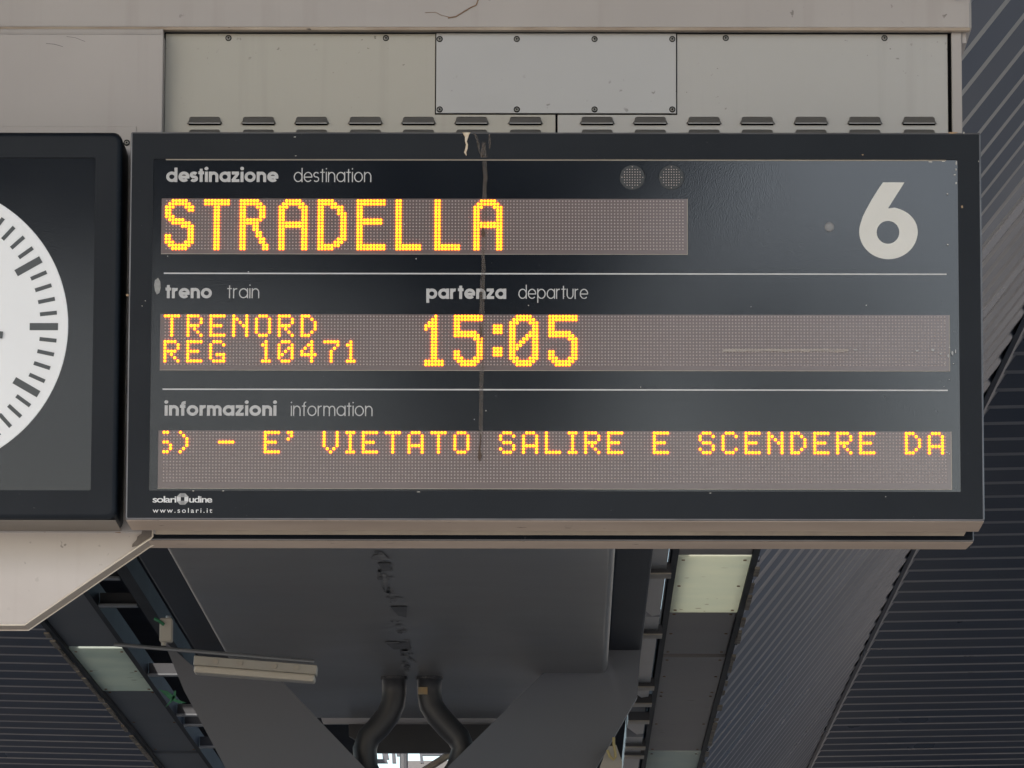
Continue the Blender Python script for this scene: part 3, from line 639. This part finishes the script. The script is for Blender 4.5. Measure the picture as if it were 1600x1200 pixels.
# Y column: two arms meeting the beam, sheet steel boxes
YC = Yof(1052, hb)
colr = root('support_column', P(640, 1330, YC+.3), 'dark Y shaped steel column whose two arms open upward under the beam', 'column')
def prism(name, pts, y0, dep, m, parent):
    a = [P(x, y, y0) for x, y in pts]; n = len(a); b_ = [Vector((p.x, p.y+dep, p.z)) for p in a]
    return part(name, a+b_, [tuple(reversed(range(n))), tuple(range(n, 2*n))]+[(i, (i+1) % n, (i+1) % n+n, i+n) for i in range(n)], m, parent)
prism('arm', [(438,1062),(572,1202),(640,1275),(600,1400),(460,1400),(288,1080),(255,1000),(300,1040)], YC, .10, M['column'], colr)
prism('arm', [(851,1049),(925,1020),(1002,1000),(996,1088),(930,1202),(820,1400),(650,1400),(640,1275),(700,1198)], YC, .10, M['column'], colr)
# cross plate and daylight end beyond the arms
cb = root('cross_beam', P(640, 1150, 25.4), 'dark cross plate behind the two pipes with daylight under it', 'beam')
prism('plate', [(500,1118),(505,1131),(800,1131),(850,1100),(850,1040),(440,1040)], 25.65, .04, M['inner'], cb)
prism('face', [(545,1131.5),(790,1131.5),(800,1150),(705,1176),(590,1176),(545,1150)], 25.6, .05, M['pipe'], cb)
# drain pipes
for pts, lab in (([(616,1058),(616,1085),(614,1100),(606,1118),(592,1136),(576,1152),(570,1170),(572,1200),(590,1240)], 'left dark drain pipe bending outward in the fork of the column'),
                 ([(671,1058),(671,1085),(674,1102),(684,1118),(700,1136),(716,1152),(724,1170),(716,1200),(690,1240)], 'right dark drain pipe with an orange sticker in the fork of the column')):
    rt = root('drain_pipe', P(*pts[-1], 24.4), lab, 'pipe', 'drain pipes between the column arms')
    g = G(); tube(g, [P(x, y, 23.78) for x, y in pts], 19*23.8/FPX, 18); g.make('pipe', M['pipe'], rt, smooth=True)
    g = G(); tube(g, [P(pts[0][0], 1056, 23.78), P(pts[0][0], 1062, 23.78)], 21*23.8/FPX, 18); g.make('collar', M['pipe'], rt)
    g = G(); tube(g, [P(pts[0][0], 1062, 23.78), P(pts[0][0], 1000, 23.78)], 16*23.8/FPX, 12); g.make('upper_length', M['pipe'], rt)
    if 'sticker' in lab:
        a, b_ = P(653.5, 1085, 23.725), P(668, 1073.5, 23.725); boxp('sticker', a.x, b_.x, 23.725, 23.73, a.z, b_.z, M['sticker'], rt)
# braces seen beyond
bc = root('brace_bar', P(735, 1190, 27), 'thin pale edged brace slanting up to the right behind the right pipe', 'brace')
g = G(); tube(g, [P(660,1206,27), P(790,1122,27)], .018, 6); g.make('bar', M['moss'], bc)
bc = root('hanger_rod', P(630, 1190, 30), 'grey vertical rod in the daylight gap between the pipes', 'rod')
g = G(); tube(g, [P(631,1176,30), P(631,1230,30)], .022, 8); g.make('rod', M['duct'], bc)
fb = root('far_girder', P(700, 1197, 31), 'grey girder with small hangers seen far off in the daylight gap', 'girder')
prism('web', [(636,1189),(800,1187),(800,1215),(636,1215)], 31, .1, M['soffit'], fb)
for x0, y0_, x1, y1_ in ((597,1176,606,1186),(612,1170,617,1192),(619,1176,634,1181),(655,1172,700,1180),(656,1180,660,1192),(574,1186,604,1192)):
    prism('hanger', [(x0,y0_),(x1,y0_),(x1+2,y1_),(x0+1,y1_)], 30.8, .05, M['column'], fb)
# ---- soffit panel strips
def strip(side, xa, xb, rows, label):
    o = root('soffit_strip', ((xa+xb)/2, 20, ZP), label, 'ceiling panels', 'panel strips beside the beam')
    for i in range(len(rows)-1):
        ra, m_, = rows[i]; rb = rows[i+1][0]; ya = Yof(ra, hp) if ra > 0 else YS+.3; yb2 = Yof(rb, hp) if rb < 1250 else 50
        dz = random.uniform(0, .012)
        boxp('panel', xa+.012, xb-.012, ya+.02, yb2-.02, ZP+dz, ZP+.03+dz, M[m_], o, bevel=.004)
        for yy in (ya+.12, (ya+yb2)/2, yb2-.12):
            for xx in (xa+.035, xb-.035):
                if yb2-ya < 4: g = G(); tube(g, [(xx, yy, ZP+.01+dz), (xx, yy, ZP-.004+dz)], .0065, 6); g.make('rivet', M['rust'], o)
    for xx in (xa, xb):
        g = G(); g.box(xx-.012, xx+.012, YS+.3, 50, ZP-.012, ZP+.09); g.make('edge_rail', M['channel'], o)
    return o
rs = strip(1, XRI, XRO, [(-1,'panel'),(868,'panel_pale'),(957.6,'panel'),(1026,'panel'),(1085,'panel'),(1175,'panel_pale'),(1240,'panel'),(1300,'panel')], 'strip of brown and pale ceiling panels right of the beam')
ls = strip(-1, XLO, XLI, [(-1,'panel_grey'),(1015,'panel_green'),(1082,'panel_grey'),(1178,'panel_grey'),(1300,'panel')], 'strip of dark ceiling panels with one pale green panel, left of the beam')
# flaking sealant along the strips' outer edges
for rt, xx, rows_, m_ in ((rs, XRO+.018, (880,1200), M['moss']), (ls, XLO-.016, (985,1200), M['moss'])):
    g = G(); y = rows_[0]
    while y < rows_[1]:
        if random.random() < .75:
            Ya = Yof(y, hp); L = random.uniform(.1,.4); w_ = random.uniform(.004,.012); g.box(xx-w_, xx+w_, Ya, Ya+L, ZP-.016-random.uniform(0,.008), ZP-.012)
        y += random.uniform(5,12)
    g.make('flaking_sealant', m_, rt)['kind'] = 'stuff'
# ---- cable duct right of the beam
du = root('cable_duct', (.123*hp, 21, ZP-.02), 'grey metal cable duct with rounded end between beam and brown panels', 'duct')
dx0, dx1 = .108*hp, .139*hp
def duct(name, ya, yb2, x0=dx0, x1=dx1):
    g = G(); ln = [(x0, ya), (x1, ya), (x1, yb2-.05), (x1-.03, yb2), (x0+.05, yb2), (x0, yb2-.35)]
    n = len(ln); g.add([(x, y, ZP-.03) for x, y in ln]+[(x, y, ZP+.08) for x, y in ln], [tuple(reversed(range(n))), tuple(range(n, 2*n))]+[(i, (i+1) % n, (i+1) % n+n, i+n) for i in range(n)])
    return g.make(name, M['duct'], du)
yj = Yof(952, hp)
duct('duct_length', YS+.3, yj-.02).name; duct('duct_length', yj+.01, Yof(1080, hp)); duct('duct_length', Yof(1112, hp), Yof(1138, hp)); duct('duct_length', Yof(1142, hp), 40)
# brackets across the gap
ORD = ['first', 'second', 'third', 'fourth', 'fifth', 'sixth', 'seventh']
for i, ry in enumerate((897, 992, 1074, 1100, 1127, 1168, 1182)):
    Yb = Yof(ry, hp-.05); rt = root('hanger_bracket', (.145*hp, Yb, ZP), ORD[i]+' steel bracket from the top crossing the grey duct right of the beam', 'bracket', 'hanger brackets over the duct')
    x1_ = XRI-.01; x0_ = x1_-.105
    boxp('web', x0_, x1_, Yb, Yb+.14, ZP-.05, ZP-.044, M['lip'], rt); boxp('flange', x0_, x1_, Yb+.001, Yb+.012, ZP-.0435, ZP-.002, M['pipe'], rt)
# ---- left side: channel, brackets, conduit, junction box, light, green ribbons
ch = root('cable_channel', (-.65*hp, 20, ZP), 'dark metal channel running back in the gap left of the beam', 'cable channel')
g = G(); g.box(-.655*hp, -.638*hp, YS+.3, Yof(1080, hp), ZP-.02, ZP+.05); g.make('channel_base', M['channel'], ch)
g = G(); g.box(-.638*hp+.001, -.634*hp+.004, YS+.3, Yof(1078, hp), ZP-.035, ZP+.06); g.make('channel_side', M['channel'], ch)
for i, ry in enumerate((900, 943, 1052, 1115, 1131, 1165)):
    Yb = Yof(ry, hp); rt = root('hanger_bracket', (-.69*hp, Yb, ZP), ORD[i]+' thin steel bracket from the top in the dark gap left of the beam', 'bracket', 'hanger brackets left of the beam')
    boxp('web', XLI+.015, -.66*hp, Yb, Yb+.07, ZP-.012, ZP-.004, M['duct'], rt); boxp('flange', XLI+.015, -.66*hp, Yb+.07, Yb+.08, ZP-.012, ZP+.05, M['pipe'], rt)
YQ = 20.6
cn = root('conduit', P(335,1020,YQ), 'long thin grey conduit running right above the cream light fitting', 'conduit')
g = G(); a, b_ = P(178,1007,YQ), P(491,1033.5,YQ); tube(g, [a, a.lerp(b_, .5), b_], .0075, 8); g.make('pipe', M['duct'], cn)
lt = root('batten_light', P(398,1045,YQ), 'cream batten light fitting hanging below the conduit under the beam', 'light fitting')
a, b_ = P(302,1037,YQ), P(494,1052,YQ); ax = (b_-a).normalized(); up = Vector((-ax.z, 0, ax.x)); hh = .027
def obox(name, a, b_, y0, y1, z0, z1, m, par, bev=.003):
    g = G(); vs = []
    for y, z in ((y0, z0), (y1, z0), (y1, z1), (y0, z1)):
        for p in (a, b_): vs.append(Vector((p.x, p.y+y, p.z))+up*z)
    g.add(vs, [(0,1,3,2),(2,3,5,4),(4,5,7,6),(6,7,1,0),(0,2,4,6),(1,7,5,3)]); return g.make(name, m, par, bevel=bev)
obox('body', a, b_, 0, .10, -.005, hh+.004, M['pvc'], lt); obox('diffuser', a+ax*.004, b_-ax*.004, -.012, .09, -hh-.006, -.006, mat('cream_diffuser', (.46,.41,.34), .35), lt, .008)
for t_ in (.18, .38, .66, .84):
    p = a.lerp(b_, t_); g = G(); tube(g, [p+Vector((0,-.006,hh*.55)), p+Vector((0,.002,hh*.55))], .010, 10); g.make('smudge_disc', M['lip'], lt)  # faint discs standing in for shadow smudges on the batten
jb = root('junction_box', P(258,985,YQ), 'small cream junction box with a green wire, left of the beam', 'junction box')
a = P(258,984,YQ); u_ = .00237
g = G(); loft(g, [rrect(a.x-9*u_, a.x+11*u_, a.z-19*u_, a.z+19*u_, YQ+.05, .008), rrect(a.x-9*u_, a.x+11*u_, a.z-19*u_, a.z+19*u_, YQ+.004, .008), rrect(a.x-7*u_, a.x+9*u_, a.z-17*u_, a.z+17*u_, YQ, .006)], [0,0], False, True); g.make('box', M['pvc'], jb)
g = G(); tube(g, [a+Vector((-.006,.02,-19*u_)), a+Vector((-.006,.02,-24*u_))], 4*u_, 10); g.make('gland', M['pvc'], jb)
g = G(); tube(g, [a+Vector((.01,.02,19*u_)), a+Vector((.01,.02,23*u_))], 4*u_, 10); g.make('gland', M['duct'], jb)
g = G(); tube(g, [P(242,967,YQ-.01), P(248,970,YQ-.02), P(256,976,YQ-.01)], .006, 8); g.make('wire', M['green'], jb)
gr = root('green_ribbon', P(270,1088,YQ+1), 'torn green ribbon caught in the dark gap below the light', 'ribbon')
for q in ([(248,1077),(262,1080),(274,1089),(268,1095),(262,1090)], [(272,1080),(275,1079),(274,1092),(291,1098),(280,1099),(268,1094)], [(268,1092),(271,1094),(262,1102),(258,1105)]):
    prism('strand', q, YQ+1, .006, M['green'], gr)
yw = root('yellow_cable', P(955,1180,YC-.1), 'loop of yellow cable over a cream box at the bottom right of the column', 'cable')
g = G(); tube(g, [P(x, y, YC-.12) for x, y in ((959,1152),(959,1162),(961,1172),(962,1182),(959,1187),(953,1182),(949,1172))], .006, 8); g.make('loop', M['cable'], yw)
cx_ = root('cream_box', P(952,1195,YC), 'cream box behind the yellow cable loop at the foot of the right arm', 'box')
prism('housing', [(936,1202),(944,1180),(952,1166),(963,1164),(972,1190),(972,1240),(930,1240)], YC-.08, .07, M['pvc'], cx_)
# ---- ground, an added far wall, and added sky masks behind the camera
me = boxp('ground', -150, 150, -150, 300, -.3, 0, M['concrete']); me['kind'] = 'structure'
far = root('added_end_wall', (0, 64, 0), 'unseen grey wall added far beyond the column to cut light from behind', 'wall'); boxp('light_block_wall', -40, 40, 64, 64.3, 0, 6.4, M['panel'], far)  # unseen; added to keep sky light from the far end out
opp = root('reflection_blocker', (0, -30, 0), 'dark shape added behind the viewer to block sky in the board glass', 'sky_blocker')
g = G()
OY = -30.0
def refl(px, py):                   # where the board's glass shows pixel (px, py), on the plane y = OY
    p = P(px, py, Y0); v = p-C0; t = (Y0-OY)/v.y; return (p.x+v.x*t, p.z+v.z*t)
def opl(pts, nm, y=0, th=.3):
    a = [Vector((x, OY+y, z)) for x, z in (refl(*q) for q in pts)]; n = len(a); b_ = [p-Vector((0, th, 0)) for p in a]
    part(nm, a+b_, [tuple(range(n)), tuple(reversed(range(n, 2*n)))]+[(i, i+n, (i+1) % n+n, (i+1) % n) for i in range(n)], M['sky_blocker'], opp)
opl([(-500,-100),(1200,-100),(1150,250),(960,430),(1415,428),(1415,500),(1180,565),(1092,572),(1088,475),(1004,475),(1000,572),(960,575),(890,650),(880,1000),(655,1000),(645,640),(600,480),(300,420),(-120,380),(-500,380)], 'sky_mask')  # outline shaped to darken chosen areas of the glass reflection

OY = -31.0
(xa, za), (xb, zb_) = refl(-450, 1000), refl(650, 400)
(xc, zc_), (xd, zd) = refl(870, 1000), refl(1900, 585)
for (x0, x1, z0, z1, ratio) in ((min(xa, xb), max(xa, xb), za, zb_, .58), (refl(1415, 600)[0], refl(1090, 600)[0], zc_, zd, .60) if refl(1415, 600)[0] < refl(1090, 600)[0] else (refl(1090, 600)[0], refl(1415, 600)[0], zc_, zd, .60), (min(refl(870, 600)[0], refl(1004, 600)[0]), max(refl(870, 600)[0], refl(1004, 600)[0]), zc_, zd, .60)):
    g = G(); z = z0
    while z < z1:
        g.box(x0, x1, OY-.05, OY, z, z+.3*ratio); z += .3
    g.make('sky_mask_slats', M['sky_blocker'], opp)  # slats added to dim the sky mirrored in the lower glass
